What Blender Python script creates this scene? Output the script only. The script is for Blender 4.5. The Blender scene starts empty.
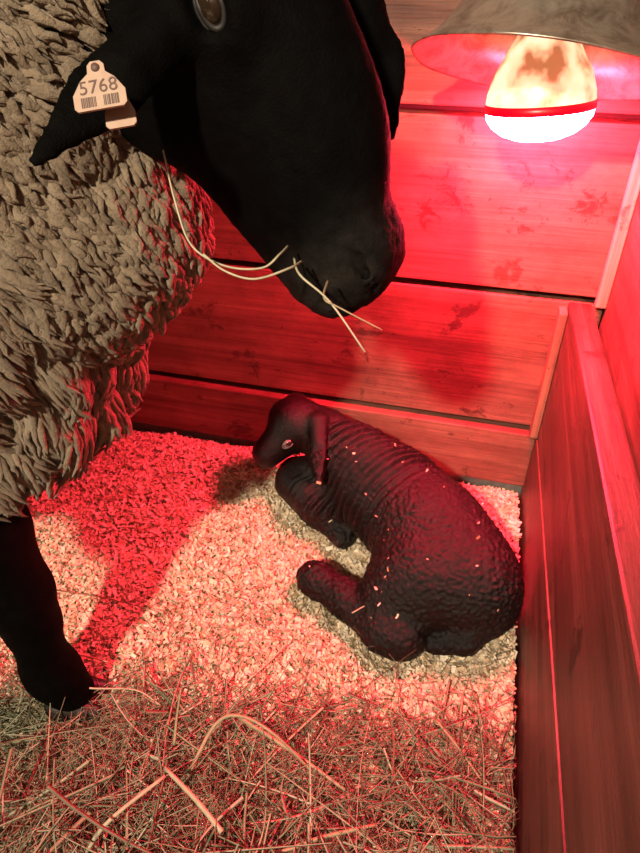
import bpy, math, random
import numpy as np
from mathutils import Vector, Matrix

random.seed(7)
rng = np.random.default_rng(7)
sc = bpy.context.scene
col = sc.collection

# ------------------------------------------------------------------ camera
CAM_H, PITCH, YAW, FPX = 0.95, math.radians(36.0), math.radians(15.0), 640.0
cam = bpy.data.cameras.new('camera')
cam.sensor_fit = 'HORIZONTAL'
cam.sensor_width = 36.0
cam.lens = 36.0 * FPX / 640.0
cam.clip_start = 0.02
cam_o = bpy.data.objects.new('camera', cam)
cam_o.location = (0, 0, CAM_H)
cam_o.rotation_euler = (math.pi / 2 - PITCH, 0, YAW)
col.objects.link(cam_o)
sc.camera = cam_o
sc.view_settings.view_transform = 'Standard'
sc.view_settings.look = 'None'
sc.view_settings.gamma = 1.0
sc.view_settings.use_curve_mapping = False
sc.view_settings.exposure = 0.0

CT, ST = math.cos(PITCH), math.sin(PITCH)
CY, SY = math.cos(YAW), math.sin(YAW)


def W(p):
    """viewer-aligned (right, forward, up) -> world (x along the back wall, y into it, z up)"""
    return Vector((p[0] * CY - p[1] * SY, p[0] * SY + p[1] * CY, p[2]))


def Wn(v):
    v = np.asarray(v, dtype=np.float64)
    return np.stack([v[:, 0] * CY - v[:, 1] * SY, v[:, 0] * SY + v[:, 1] * CY, v[:, 2]], 1)


def PD(px, py, d):
    r, u = (px - 320) / FPX, (426.5 - py) / FPX
    return np.array((r * d, (CT + u * ST) * d, CAM_H + d * (-ST + u * CT)))


def PZ(px, py, z):
    u = (426.5 - py) / FPX
    return PD(px, py, (CAM_H - z) / (ST - u * CT))


# ------------------------------------------------------------------ world and the white barn light
world = bpy.data.worlds.new('world')
sc.world = world
world.use_nodes = True
world.node_tree.nodes['Background'].inputs[0].default_value = (1.0, 0.72, 0.5, 1)
world.node_tree.nodes['Background'].inputs[1].default_value = 0.012

bl = bpy.data.lights.new('barn_ceiling_light', 'POINT')
bl.energy = 430
bl.color = (1.0, 0.84, 0.62)
bl.shadow_soft_size = 0.07
blo = bpy.data.objects.new('barn_ceiling_light', bl)
blo.location = W((-0.80, -1.25, 2.2))
col.objects.link(blo)


# ------------------------------------------------------------------ helpers: tags, meshes, materials
def tag(o, label=None, cat=None, group=None, kind=None):
    if label: o['label'] = label
    if cat: o['category'] = cat
    if group: o['group'] = group
    if kind: o['kind'] = kind
    return o


def empty(name, loc):
    o = bpy.data.objects.new(name, None)
    o.location = loc
    o.empty_display_size = 0.1
    col.objects.link(o)
    return o


def link(name, me, mat, parent=None, smooth=True, loc=None):
    """mesh data is in world coordinates; the object's origin goes to loc (or its parent's origin)"""
    o = bpy.data.objects.new(name, me)
    col.objects.link(o)
    if mat is not None:
        me.materials.append(mat)
    if smooth:
        me.polygons.foreach_set('use_smooth', np.ones(len(me.polygons), dtype=bool))
    if parent is not None:
        base = parent.location.copy() if parent.parent is None else parent['_o']
        base = Vector(base)
        me.transform(Matrix.Translation(-base))
        o.parent = parent
        o['_o'] = tuple(base)
    elif loc is not None:
        me.transform(Matrix.Translation(-Vector(loc)))
        o.location = loc
    return o


def np_mesh(name, V, F):
    V = np.asarray(V, dtype=np.float32)
    F = np.asarray(F, dtype=np.int32)
    me = bpy.data.meshes.new(name)
    me.vertices.add(len(V))
    me.vertices.foreach_set('co', V.ravel())
    n, k = F.shape
    me.loops.add(n * k)
    me.loops.foreach_set('vertex_index', F.ravel())
    me.polygons.add(n)
    me.polygons.foreach_set('loop_start', np.arange(0, n * k, k, dtype=np.int32))
    me.update(calc_edges=True)
    me.validate()
    return me


def set_color(me, C, name='tint'):
    a = me.color_attributes.new(name, 'FLOAT_COLOR', 'POINT')
    C4 = np.ones((len(me.vertices), 4), dtype=np.float32)
    C4[:, :3] = C
    a.data.foreach_set('color', C4.ravel())


class MB:
    """collects simple faces into one mesh"""
    def __init__(s): s.v, s.f = [], []

    def hexa(s, P):
        b = len(s.v)
        s.v += [tuple(p) for p in P]
        for q in ((0, 3, 2, 1), (4, 5, 6, 7), (0, 1, 5, 4), (1, 2, 6, 5), (2, 3, 7, 6), (3, 0, 4, 7)):
            s.f.append(tuple(b + i for i in q))

    def box(s, x0, x1, y0, y1, z0, z1):
        s.hexa([(x0, y0, z0), (x1, y0, z0), (x1, y1, z0), (x0, y1, z0),
                (x0, y0, z1), (x1, y0, z1), (x1, y1, z1), (x0, y1, z1)])

    def ring_tube(s, pts, radii, n=8, cap=True):
        pts = [Vector(p) for p in pts]
        b0 = len(s.v)
        up = Vector((0.13, 0.27, 0.95))
        for i, p in enumerate(pts):
            t = (pts[min(i + 1, len(pts) - 1)] - pts[max(i - 1, 0)]).normalized()
            a = t.cross(up).normalized()
            c = t.cross(a).normalized()
            for k in range(n):
                g = 2 * math.pi * k / n
                s.v.append(tuple(p + (a * math.cos(g) + c * math.sin(g)) * radii[i]))
        for i in range(len(pts) - 1):
            for k in range(n):
                k2 = (k + 1) % n
                s.f.append((b0 + i * n + k, b0 + (i + 1) * n + k, b0 + (i + 1) * n + k2, b0 + i * n + k2))
        if cap:
            s.f.append(tuple(b0 + k for k in range(n)))
            s.f.append(tuple(b0 + (len(pts) - 1) * n + k for k in reversed(range(n))))

    def lathe(s, C, axis, prof, n=48, k=1.0):
        prof = [(a_ * k, b_ * k) for a_, b_ in prof]
        C, axis = Vector(C), Vector(axis).normalized()
        a = axis.cross(Vector((0, 0.3, 1))).normalized()
        c = axis.cross(a).normalized()
        b0 = len(s.v)
        for (t, r) in prof:
            for k in range(n):
                g = 2 * math.pi * k / n
                s.v.append(tuple(C + axis * t + (a * math.cos(g) + c * math.sin(g)) * r))
        for i in range(len(prof) - 1):
            for k in range(n):
                k2 = (k + 1) % n
                s.f.append((b0 + i * n + k, b0 + i * n + k2, b0 + (i + 1) * n + k2, b0 + (i + 1) * n + k))

    def mesh(s, name):
        me = bpy.data.meshes.new(name)
        me.from_pydata(s.v, [], s.f)
        me.update()
        return me


def bevelled(me, w=0.003, seg=2):
    import bmesh
    bm = bmesh.new()
    bm.from_mesh(me)
    bmesh.ops.recalc_face_normals(bm, faces=bm.faces)
    bmesh.ops.bevel(bm, geom=list(bm.edges), offset=w, segments=seg, profile=0.6, affect='EDGES')
    bm.to_mesh(me)
    bm.free()
    return me


class NT:
    def __init__(s, name):
        s.m = bpy.data.materials.new(name)
        s.m.use_nodes = True
        s.t = s.m.node_tree
        s.b = s.t.nodes['Principled BSDF']

    def n(s, kind, **kw):
        nd = s.t.nodes.new('ShaderNode' + kind)
        for k, v in kw.items():
            if k.startswith('_'):
                setattr(nd, k[1:], v)
            else:
                nd.inputs[k.replace('__', ' ')].default_value = v
        return nd

    def l(s, a, b): s.t.links.new(a, b)

    def set(s, **kw):
        for k, v in kw.items():
            s.b.inputs[k.replace('__', ' ')].default_value = v
        return s

    def noise(s, scale=(1, 1, 1), detail=4.0, rough=0.6, coord='Position', sc_=1.0, dist=0.0):
        if coord == 'Position':
            src = s.n('NewGeometry').outputs['Position']
        else:
            src = s.n('TexCoord').outputs[coord]
        mp = s.n('Mapping')
        mp.inputs['Scale'].default_value = scale
        s.l(src, mp.inputs['Vector'])
        nz = s.n('TexNoise')
        nz.inputs['Scale'].default_value = sc_
        nz.inputs['Detail'].default_value = detail
        nz.inputs['Roughness'].default_value = rough
        nz.inputs['Distortion'].default_value = dist
        s.l(mp.outputs[0], nz.inputs['Vector'])
        return nz.outputs['Fac']

    def ramp(s, fac, stops):
        r = s.n('ValToRGB')
        e = r.color_ramp.elements
        while len(e) < len(stops): e.new(0.5)
        for i, (p, c) in enumerate(stops):
            e[i].position = p
            e[i].color = (*c, 1) if len(c) == 3 else c
        s.l(fac, r.inputs[0])
        return r.outputs[0]

    def mix(s, a, b, fac, mode='MIX'):
        m = s.n('MixRGB')
        m.blend_type = mode
        for sock, v in ((m.inputs[0], fac), (m.inputs[1], a), (m.inputs[2], b)):
            if hasattr(v, 'is_linked') or hasattr(v, 'links'):
                s.l(v, sock)
            elif isinstance(v, (int, float)):
                sock.default_value = v
            else:
                sock.default_value = (*v, 1)
        return m.outputs[0]

    def bump(s, h, strength=0.4, dist=0.004, prev=None):
        b = s.n('Bump')
        b.inputs['Strength'].default_value = strength
        b.inputs['Distance'].default_value = dist
        s.l(h, b.inputs['Height'])
        if prev is not None: s.l(prev, b.inputs['Normal'])
        s.l(b.outputs[0], s.b.inputs['Normal'])
        return b.outputs[0]

    def color(s, c): s.l(c, s.b.inputs['Base Color'])


def wood(name, axis, c0, c1, c2, stain=0.5, rough=0.6, patches=()):
    """raw board: grain stretched along axis, darker stains and flaked patches"""
    t = NT(name)
    st = [26.0, 26.0, 26.0]
    st[axis] = 1.1
    fine = [240.0, 240.0, 240.0]
    fine[axis] = 5.0
    g = t.noise(tuple(st), 5, 0.62, dist=0.6)
    f = t.noise(tuple(fine), 3, 0.6)
    c = t.ramp(g, [(0.3, c0), (0.5, c1), (0.72, c2)])
    c = t.mix(c, t.ramp(f, [(0.3, (0.62, 0.62, 0.62)), (0.6, (1, 1, 1))]), 0.7, 'MULTIPLY')
    blot = t.noise((3.2, 3.2, 4.0), 6, 0.7)
    c = t.mix(c, t.ramp(blot, [(0.40, (1, 1, 1)), (0.66, (0.42, 0.34, 0.3))]), stain, 'MULTIPLY')
    spot = t.noise((11, 11, 14), 8, 0.72, dist=0.4)
    c = t.mix(c, (c0[0] * 0.3, c0[1] * 0.25, c0[2] * 0.25), t.ramp(spot, [(0.585, (0, 0, 0)), (0.64, (0.75, 0.75, 0.75))]))
    for (pc, rad, dens) in patches:                    # flaked, darker patches with their own place on the boards
        vd = t.n('VectorMath'); vd.operation = 'DISTANCE'
        t.l(t.n('NewGeometry').outputs['Position'], vd.inputs[0])
        vd.inputs[1].default_value = pc
        near = t.ramp(vd.outputs['Value'], [(0.0, (dens,) * 3), (rad, (0, 0, 0))])
        fl = t.noise((34, 34, 44), 7, 0.75, dist=0.8)
        s_ = t.mix(fl, near, 1.0, 'ADD')
        c = t.mix(c, (c0[0] * 0.28, c0[1] * 0.2, c0[2] * 0.2), t.ramp(s_, [(0.66, (0, 0, 0)), (0.73, (0.8, 0.8, 0.8))]))
    t.color(c)
    t.set(Roughness=rough)
    h = t.mix(g, f, 0.5)
    b = t.bump(h, 0.5, 0.003)
    t.bump(spot, 0.35, 0.004, b)
    return t.m


def wall_at(px, py):
    d = W(PD(px, py, 1.0)) - Vector((0, 0, CAM_H))
    return tuple(Vector((0, 0, CAM_H)) + d * (1.181 / d.y))


PATCH = [(wall_at(450, 195), 0.085, 0.22), (wall_at(587, 205), 0.05, 0.34), (wall_at(520, 222), 0.09, 0.16), (wall_at(440, 375), 0.12, 0.10), (wall_at(425, 212), 0.04, 0.28)]
M = {}
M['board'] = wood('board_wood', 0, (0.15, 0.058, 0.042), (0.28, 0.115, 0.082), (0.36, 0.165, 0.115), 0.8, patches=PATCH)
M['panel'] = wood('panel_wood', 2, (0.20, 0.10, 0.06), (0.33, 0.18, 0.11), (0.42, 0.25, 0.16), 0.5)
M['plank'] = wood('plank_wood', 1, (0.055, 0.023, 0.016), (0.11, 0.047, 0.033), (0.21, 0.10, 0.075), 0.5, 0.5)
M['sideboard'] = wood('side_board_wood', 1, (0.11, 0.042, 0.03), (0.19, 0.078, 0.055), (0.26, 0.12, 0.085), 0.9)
M['batten'] = wood('batten_wood', 2, (0.42, 0.26, 0.17), (0.55, 0.38, 0.27), (0.62, 0.46, 0.34), 0.2)
t = NT('dark_backing'); t.set(Base__Color=(0.02, 0.013, 0.01, 1), Roughness=0.9); M['backing'] = t.m
t = NT('sill_concrete')
t.color(t.ramp(t.noise((30, 30, 30), 5), [(0.3, (0.12, 0.11, 0.10)), (0.7, (0.24, 0.22, 0.2))])); t.set(Roughness=0.9); M['sill'] = t.m
t = NT('floor_concrete')
t.color(t.ramp(t.noise((8, 8, 8), 6), [(0.3, (0.10, 0.085, 0.07)), (0.7, (0.22, 0.19, 0.16))])); t.set(Roughness=0.95); M['floor'] = t.m

t = NT('shavings')
at = t.n('VertexColor'); at.layer_name = 'tint'
t.color(at.outputs['Color']); t.set(Roughness=0.75); M['shavings'] = t.m
t = NT('shaving_dust')
t.color(t.ramp(t.noise((160, 160, 160), 4, 0.7), [(0.3, (0.22, 0.14, 0.08)), (0.55, (0.52, 0.38, 0.24)), (0.75, (0.68, 0.54, 0.38))]))
t.bump(t.noise((220, 220, 220), 4, 0.7), 0.9, 0.006); t.set(Roughness=0.9); M['dust'] = t.m
t = NT('hay')
at = t.n('VertexColor'); at.layer_name = 'tint'
t.color(t.mix(at.outputs['Color'], t.ramp(t.noise((90, 90, 90), 3), [(0.3, (0.6, 0.6, 0.55)), (0.7, (1, 1, 1))]), 0.7, 'MULTIPLY'))
t.set(Roughness=0.6); M['hay'] = t.m

t = NT('ewe_skin')
c = t.ramp(t.noise((45, 45, 45), 5), [(0.35, (0.0007, 0.0006, 0.0006)), (0.7, (0.0022, 0.0019, 0.0018))])
at = t.n('VertexColor'); at.layer_name = 'tint'
t.color(t.mix(c, at.outputs['Color'], 1.0, 'MULTIPLY'))
t.bump(t.noise((420, 420, 420), 3, 0.7), 0.55, 0.002)
t.set(Roughness=0.75, Specular__IOR__Level=0.05); M['skin'] = t.m
t = NT('fleece')
at = t.n('VertexColor'); at.layer_name = 'tint'
n1 = t.noise((60, 60, 60), 5, 0.7)
c = t.mix(at.outputs['Color'], t.ramp(n1, [(0.3, (0.62, 0.58, 0.52)), (0.65, (1, 1, 1))]), 0.8, 'MULTIPLY')
t.color(c)
b = t.bump(t.noise((380, 380, 380), 4, 0.7), 0.8, 0.004)
t.set(Roughness=0.95, Specular__IOR__Level=0.1, Sheen__Weight=0.15); M['fleece'] = t.m
t = NT('lamb_coat')
at = t.n('VertexColor'); at.layer_name = 'tint'
t.color(t.mix(at.outputs['Color'], t.ramp(t.noise((150, 150, 150), 5, 0.75), [(0.3, (0.35, 0.33, 0.33)), (0.7, (1.25, 1.2, 1.2))]), 1.0, 'MULTIPLY'))
t.bump(t.noise((420, 420, 420), 4, 0.75), 0.6, 0.003)
t.set(Roughness=0.4, Specular__IOR__Level=0.28); M['lamb'] = t.m
t = NT('lamb_nose'); t.set(Base__Color=(0.012, 0.009, 0.009, 1), Roughness=0.4); M['nose'] = t.m
t = NT('hoof'); t.set(Base__Color=(0.02, 0.016, 0.013, 1), Roughness=0.5); M['hoof'] = t.m
t = NT('eyeball'); t.set(Base__Color=(0.02, 0.013, 0.008, 1), Roughness=0.08, Coat__Weight=0.6); M['eye'] = t.m
t = NT('eyelid'); t.set(Base__Color=(0.009, 0.007, 0.0065, 1), Roughness=0.6); M['lid'] = t.m
t = NT('lamb_eyelid'); t.set(Base__Color=(0.16, 0.13, 0.13, 1), Roughness=0.4); M['lamblid'] = t.m
t = NT('tag_plastic')
t.color(t.ramp(t.noise((120, 120, 120), 3), [(0.3, (0.37, 0.245, 0.185)), (0.7, (0.42, 0.295, 0.225))])); t.set(Roughness=0.45); M['tag'] = t.m
t = NT('tag_ink'); t.set(Base__Color=(0.10, 0.055, 0.045, 1), Roughness=0.6); M['ink'] = t.m
t = NT('reflector_metal')
t.color(t.ramp(t.noise((26, 26, 26), 6, 0.72, dist=0.6), [(0.32, (0.20, 0.15, 0.11)), (0.55, (0.46, 0.40, 0.33)), (0.75, (0.60, 0.54, 0.46))]))
t.set(Metallic=0.7, Roughness=0.34); M['reflector'] = t.m
t = NT('cable_rubber'); t.set(Base__Color=(0.02, 0.02, 0.02, 1), Roughness=0.6); M['rubber'] = t.m
t = NT('steel'); t.set(Base__Color=(0.4, 0.38, 0.36, 1), Roughness=0.4, Metallic=1.0); M['steel'] = t.m
RED = (1.0, 0.033, 0.075)
LENS = 600.0
t = NT('lit_lens')
t.set(Base__Color=(0.6, 0.03, 0.03, 1), Roughness=0.2, Emission__Color=(*RED, 1), Emission__Strength=LENS); M['lens'] = t.m
t = NT('bulb_band'); t.set(Base__Color=(0.55, 0.0, 0.012, 1), Roughness=0.35, Emission__Color=(1, 0.0, 0.02, 1), Emission__Strength=0.35); M['band'] = t.m
t = NT('bulb_glass')
nz = t.noise((24, 24, 18), 3, 0.5)
t.color(t.ramp(nz, [(0.35, (0.45, 0.33, 0.22)), (0.6, (0.9, 0.75, 0.55))]))
t.l(t.ramp(nz, [(0.36, (0.30, 0.13, 0.05)), (0.5, (1.0, 0.62, 0.34)), (0.6, (1.0, 0.80, 0.52))]), t.b.inputs['Emission Color'])
t.set(Roughness=0.15, Metallic=0.3, Emission__Strength=1.25); M['glass'] = t.m

# ------------------------------------------------------------------ the setting
WALL_Y, PX0, PX1, PANEL_X = 1.181, 0.156, 0.203, 0.226
mb = MB(); mb.box(-2.2, 0.32, WALL_Y + 0.045, WALL_Y + 0.07, -0.08, 1.95)
wall = link('wall_back', mb.mesh('wall_back'), M['backing'], smooth=False)
tag(wall, 'back wall of wide horizontal brown boards with dark gaps', 'wall', kind='structure')
zs = [(-0.004, 0.136, 0.016), (0.150, 0.438, 0.0), (0.452, 0.744, 0.002), (0.757, 1.05, -0.001), (1.062, 1.355, 0.001), (1.367, 1.66, 0.0), (1.672, 1.95, 0.002)]
for i, (z0, z1, pr) in enumerate(zs):
    mb = MB(); mb.box(-2.2, 0.225, WALL_Y - pr, WALL_Y + 0.04, z0, z1)
    link('board', bevelled(mb.mesh('board'), 0.003), M['board'], wall, smooth=False)
mb = MB(); mb.box(-2.2, 0.225, WALL_Y + 0.004, WALL_Y + 0.044, -0.08, -0.006)
tag(link('baseboard_back', mb.mesh('baseboard_back'), M['sill'], smooth=False),
    'grey sill strip under the lowest wall board', 'sill', kind='structure')

mb = MB(); mb.box(-2.4, 1.2, -2.2, WALL_Y + 0.07, -0.14, -0.08)
tag(link('floor', mb.mesh('floor'), M['floor'], smooth=False), 'concrete stall floor under the bedding', 'floor', kind='structure')

# low partition on the right: thick plank over a lower plank that stands a little proud
Y0, Y1 = -0.9, WALL_Y - 0.001
topz = lambda y: 0.439 + (1.19 - y) * 0.0785
lowz = lambda y: 0.139 + (1.181 - y) * 0.1315


def sloped(x0, x1, zb, zt):
    m = MB()
    m.hexa([(x0, Y0, zb(Y0)), (x1, Y0, zb(Y0)), (x1, Y1, zb(Y1)), (x0, Y1, zb(Y1)),
            (x0, Y0, zt(Y0)), (x1, Y0, zt(Y0)), (x1, Y1, zt(Y1)), (x0, Y1, zt(Y1))])
    return m


mb = MB(); mb.box(PX1 - 0.004, PX1 - 0.001, Y0 + 0.02, Y1 - 0.02, -0.079, 0.40)
part = link('trim_1', mb.mesh('trim_1'), M['backing'], smooth=False)
tag(part, 'low plank partition with thick top edge on the right of the pen', 'partition', kind='structure')
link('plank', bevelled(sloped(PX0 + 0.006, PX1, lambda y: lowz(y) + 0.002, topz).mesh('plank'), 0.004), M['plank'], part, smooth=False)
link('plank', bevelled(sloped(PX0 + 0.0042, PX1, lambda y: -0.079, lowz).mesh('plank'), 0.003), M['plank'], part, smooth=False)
mb = MB(); mb.hexa([(PX0 - 0.010, 1.140, lowz(1.14) + 0.002), (PX0 + 0.0055, 1.140, lowz(1.14) + 0.002), (PX0 + 0.0055, Y1 - 0.002, lowz(1.18) + 0.002), (PX0 - 0.010, Y1 - 0.002, lowz(1.18) + 0.002),
                    (PX0 - 0.010, 1.140, 0.432), (PX0 + 0.0055, 1.140, 0.432), (PX0 + 0.0055, Y1 - 0.002, 0.432), (PX0 - 0.010, Y1 - 0.002, 0.432)])
link('corner_cleat', bevelled(mb.mesh('corner_cleat'), 0.004), M['panel'], part, smooth=False)

mb = MB(); mb.box(PANEL_X + 0.052, PANEL_X + 0.07, -1.0, WALL_Y + 0.04, -0.079, 1.95)
side = link('wall_right', mb.mesh('wall_right'), M['backing'], smooth=False)
tag(side, 'right side wall of brown boards rising behind the low partition', 'wall', kind='structure')
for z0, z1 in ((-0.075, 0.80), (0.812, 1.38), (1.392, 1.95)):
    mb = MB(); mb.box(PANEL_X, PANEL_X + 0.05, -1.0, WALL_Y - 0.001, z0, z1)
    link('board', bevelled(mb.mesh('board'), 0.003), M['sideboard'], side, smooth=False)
mb = MB(); mb.box(PANEL_X - 0.020, PANEL_X - 0.0005, WALL_Y - 0.020, WALL_Y - 0.003, 0.44, 1.95)
tag(link('trim_2', bevelled(mb.mesh('trim_2'), 0.003), M['batten'], smooth=False), 'narrow pale batten in the corner beside the heat lamp', 'batten', kind='structure')

# ------------------------------------------------------------------ numpy noise
def hsh(i, j, k, s):
    h = (i.astype(np.uint32) * np.uint32(374761393) + j.astype(np.uint32) * np.uint32(668265263)
         + k.astype(np.uint32) * np.uint32(2147483647 // 3) + np.uint32(s * 97531 + 11))
    h = (h ^ (h >> np.uint32(13))) * np.uint32(1274126177)
    h = (h ^ (h >> np.uint32(16))) * np.uint32(2246822519)
    h = h ^ (h >> np.uint32(15))
    return h.astype(np.float64) / 4294967295.0


def vnoise(P, s=0):
    I = np.floor(P).astype(np.int64)
    f = P - I
    f = f * f * (3 - 2 * f)
    out = 0
    for dx in (0, 1):
        for dy in (0, 1):
            for dz in (0, 1):
                w = (f[:, 0] if dx else 1 - f[:, 0]) * (f[:, 1] if dy else 1 - f[:, 1]) * (f[:, 2] if dz else 1 - f[:, 2])
                out = out + w * hsh(I[:, 0] + dx, I[:, 1] + dy, I[:, 2] + dz, s)
    return out * 2 - 1


def worley(P, s=0):
    I = np.floor(P).astype(np.int64)
    f1 = np.full(len(P), 9.0)
    f2 = np.full(len(P), 9.0)
    for dx in (-1, 0, 1):
        for dy in (-1, 0, 1):
            for dz in (-1, 0, 1):
                a, b, c = I[:, 0] + dx, I[:, 1] + dy, I[:, 2] + dz
                d = np.sqrt((a + 0.1 + 0.8 * hsh(a, b, c, s) - P[:, 0]) ** 2 + (b + 0.1 + 0.8 * hsh(a, b, c, s + 1) - P[:, 1]) ** 2
                            + (c + 0.1 + 0.8 * hsh(a, b, c, s + 2) - P[:, 2]) ** 2)
                m = d < f1
                f2 = np.where(m, f1, np.minimum(f2, d))
                f1 = np.where(m, d, f1)
    return f1, f2


# ------------------------------------------------------------------ distance fields and their surface
class Field:
    def __init__(s, lo, hi, step, xs=None):
        lo, hi = np.asarray(lo, float), np.asarray(hi, float)
        s.ax = [np.arange(lo[i], hi[i] + step, step).astype(np.float32) for i in range(3)]
        if xs is not None: s.ax[0] = np.asarray(xs, dtype=np.float32)
        s.X, s.Y, s.Z = np.meshgrid(*s.ax, indexing='ij', sparse=True)
        s.d = np.full([len(a) for a in s.ax], 9.0, dtype=np.float32)

    def join(s, e, k):
        if k <= 0:
            s.d = np.minimum(s.d, e)
            return
        h = np.clip(0.5 + 0.5 * (s.d - e) / k, 0, 1)
        s.d = s.d * (1 - h) + e * h - k * h * (1 - h)

    def cut(s, e, k):
        h = np.clip(0.5 - 0.5 * (s.d + e) / k, 0, 1)
        s.d = s.d * (1 - h) - e * h + k * h * (1 - h)

    def cone(s, a, b, ra, rb):
        a, b = np.asarray(a, np.float32), np.asarray(b, np.float32)
        ba = b - a
        L = float(ba @ ba)
        x, y, z = s.X - a[0], s.Y - a[1], s.Z - a[2]
        h = np.clip((x * ba[0] + y * ba[1] + z * ba[2]) / L, 0, 1)
        return np.sqrt((x - h * ba[0]) ** 2 + (y - h * ba[1]) ** 2 + (z - h * ba[2]) ** 2) - (ra + (rb - ra) * h)

    def ell(s, c, r, R=np.eye(3)):
        """R rows are the ellipsoid's axes"""
        x, y, z = s.X - np.float32(c[0]), s.Y - np.float32(c[1]), s.Z - np.float32(c[2])
        R = np.asarray(R, np.float32)
        q = [(x * R[i, 0] + y * R[i, 1] + z * R[i, 2]) for i in range(3)]
        k0 = np.sqrt(sum((q[i] / r[i]) ** 2 for i in range(3)))
        k1 = np.sqrt(sum((q[i] / r[i] ** 2) ** 2 for i in range(3))) + 1e-6
        return k0 * (k0 - 1) / k1

    def chain(s, pts, k, kin=0.02):
        e = None
        for (a, ra), (b, rb) in zip(pts[:-1], pts[1:]):
            c = s.cone(a, b, ra, rb)
            if e is None: e = c
            else:
                h = np.clip(0.5 + 0.5 * (e - c) / kin, 0, 1)
                e = e * (1 - h) + c * h - kin * h * (1 - h)
        s.join(e, k)

    def surface(s):
        D = s.d
        n0, n1, n2 = D.shape
        ins = D < 0
        cnt = np.zeros((n0 - 1, n1 - 1, n2 - 1), np.int8)
        for i in (0, 1):
            for j in (0, 1):
                for k in (0, 1):
                    cnt += ins[i:n0 - 1 + i, j:n1 - 1 + j, k:n2 - 1 + k]
        act = (cnt > 0) & (cnt < 8)
        I, J, K = np.nonzero(act)
        idx = np.full(act.shape, -1, np.int32)
        idx[I, J, K] = np.arange(len(I))
        P = np.zeros((len(I), 3))
        N = np.zeros(len(I))
        cor = [(i, j, k) for i in (0, 1) for j in (0, 1) for k in (0, 1)]
        for a in cor:
            for ax in range(3):
                if a[ax]: continue
                b = list(a); b[ax] = 1
                da = D[I + a[0], J + a[1], K + a[2]]
                db = D[I + b[0], J + b[1], K + b[2]]
                m = (da < 0) != (db < 0)
                t = np.where(m, da / np.where(m, da - db, 1), 0)
                pa = np.stack([s.ax[0][I + a[0]], s.ax[1][J + a[1]], s.ax[2][K + a[2]]], 1)
                pb = np.stack([s.ax[0][I + b[0]], s.ax[1][J + b[1]], s.ax[2][K + b[2]]], 1)
                P += np.where(m[:, None], pa + (pb - pa) * t[:, None], 0)
                N += m
        P /= N[:, None]
        F = []
        for ax in range(3):
            sl0 = [slice(None)] * 3; sl1 = [slice(None)] * 3
            sl0[ax] = slice(0, -1); sl1[ax] = slice(1, None)
            A, B = ins[tuple(sl0)], ins[tuple(sl1)]
            q = list(np.nonzero(A != B))
            o1, o2 = (ax + 1) % 3, (ax + 2) % 3
            ok = (q[o1] > 0) & (q[o2] > 0) & (q[o1] < D.shape[o1] - 1) & (q[o2] < D.shape[o2] - 1)
            q = [c[ok] for c in q]
            sg = A[tuple(q)]

            def cell(d1, d2):
                c = list(q)
                c[o1] = q[o1] - d1; c[o2] = q[o2] - d2
                return idx[tuple(c)]
            f = np.stack([cell(1, 1), cell(0, 1), cell(0, 0), cell(1, 0)], 1)
            f[~sg] = f[~sg][:, ::-1]
            F.append(f)
        F = np.concatenate(F)
        F = F[(F >= 0).all(1)]
        return P, F


def relax(P, F, it=2, w=0.5):
    for _ in range(it):
        S = np.zeros_like(P); C = np.zeros(len(P))
        for a, b in ((0, 1), (1, 2), (2, 3), (3, 0)):
            np.add.at(S, F[:, a], P[F[:, b]]); np.add.at(C, F[:, a], 1)
            np.add.at(S, F[:, b], P[F[:, a]]); np.add.at(C, F[:, b], 1)
        P = P * (1 - w) + w * S / np.maximum(C, 1)[:, None]
    return P


def subdiv(P, F):
    n = len(P)
    E = np.concatenate([F[:, [0, 1]], F[:, [1, 2]], F[:, [2, 3]], F[:, [3, 0]]])
    E.sort(1)
    key = E[:, 0].astype(np.int64) * n + E[:, 1]
    u, inv = np.unique(key, return_inverse=True)
    mid = (P[u // n] + P[u % n]) / 2
    fc = P[F].mean(1)
    m = len(F)
    e = [n + inv[i * m:(i + 1) * m] for i in range(4)]
    c = n + len(u) + np.arange(m)
    Q = np.concatenate([np.stack([F[:, i], e[i], c, e[i - 1]], 1) for i in range(4)])
    return np.concatenate([P, mid, fc]), Q


def normals(P, F):
    fn = np.cross(P[F[:, 2]] - P[F[:, 0]], P[F[:, 3]] - P[F[:, 1]])
    N = np.zeros_like(P)
    for i in range(4): np.add.at(N, F[:, i], fn)
    return N / np.maximum(np.linalg.norm(N, axis=1), 1e-12)[:, None]


def unit(v):
    v = np.asarray(v, float)
    return v / np.linalg.norm(v)


def sstep(x, a, b):
    t_ = np.clip((x - a) / (b - a), 0, 1)
    return t_ * t_ * (3 - 2 * t_)


# ------------------------------------------------------------------ the ewe
HS = 1.18
O = np.array((-0.0435, 0.582, 0.930))                 # between the eyes
HP = math.radians(54)
fh = unit((0.90, -0.435, 0))
HA = unit(fh * math.cos(HP) + np.array((0, 0, -math.sin(HP))))       # poll -> nose
HN = unit(fh * math.sin(HP) + np.array((0, 0, math.cos(HP))))        # out of the nose bridge
HL = np.array((-0.435, -0.90, 0)); HL = unit(HL)                     # towards the near side
HR = np.stack([HA, HL, HN])


def hd(x, y, z): return O + (HA * x + HL * y + HN * z) * HS


ewe_base = W((-0.8, 0.69, 0.0))
ewe = empty('ewe', ewe_base)
tag(ewe, 'large black-faced ewe with cream fleece and an ear tag, standing over the lamb', 'sheep')

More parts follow.
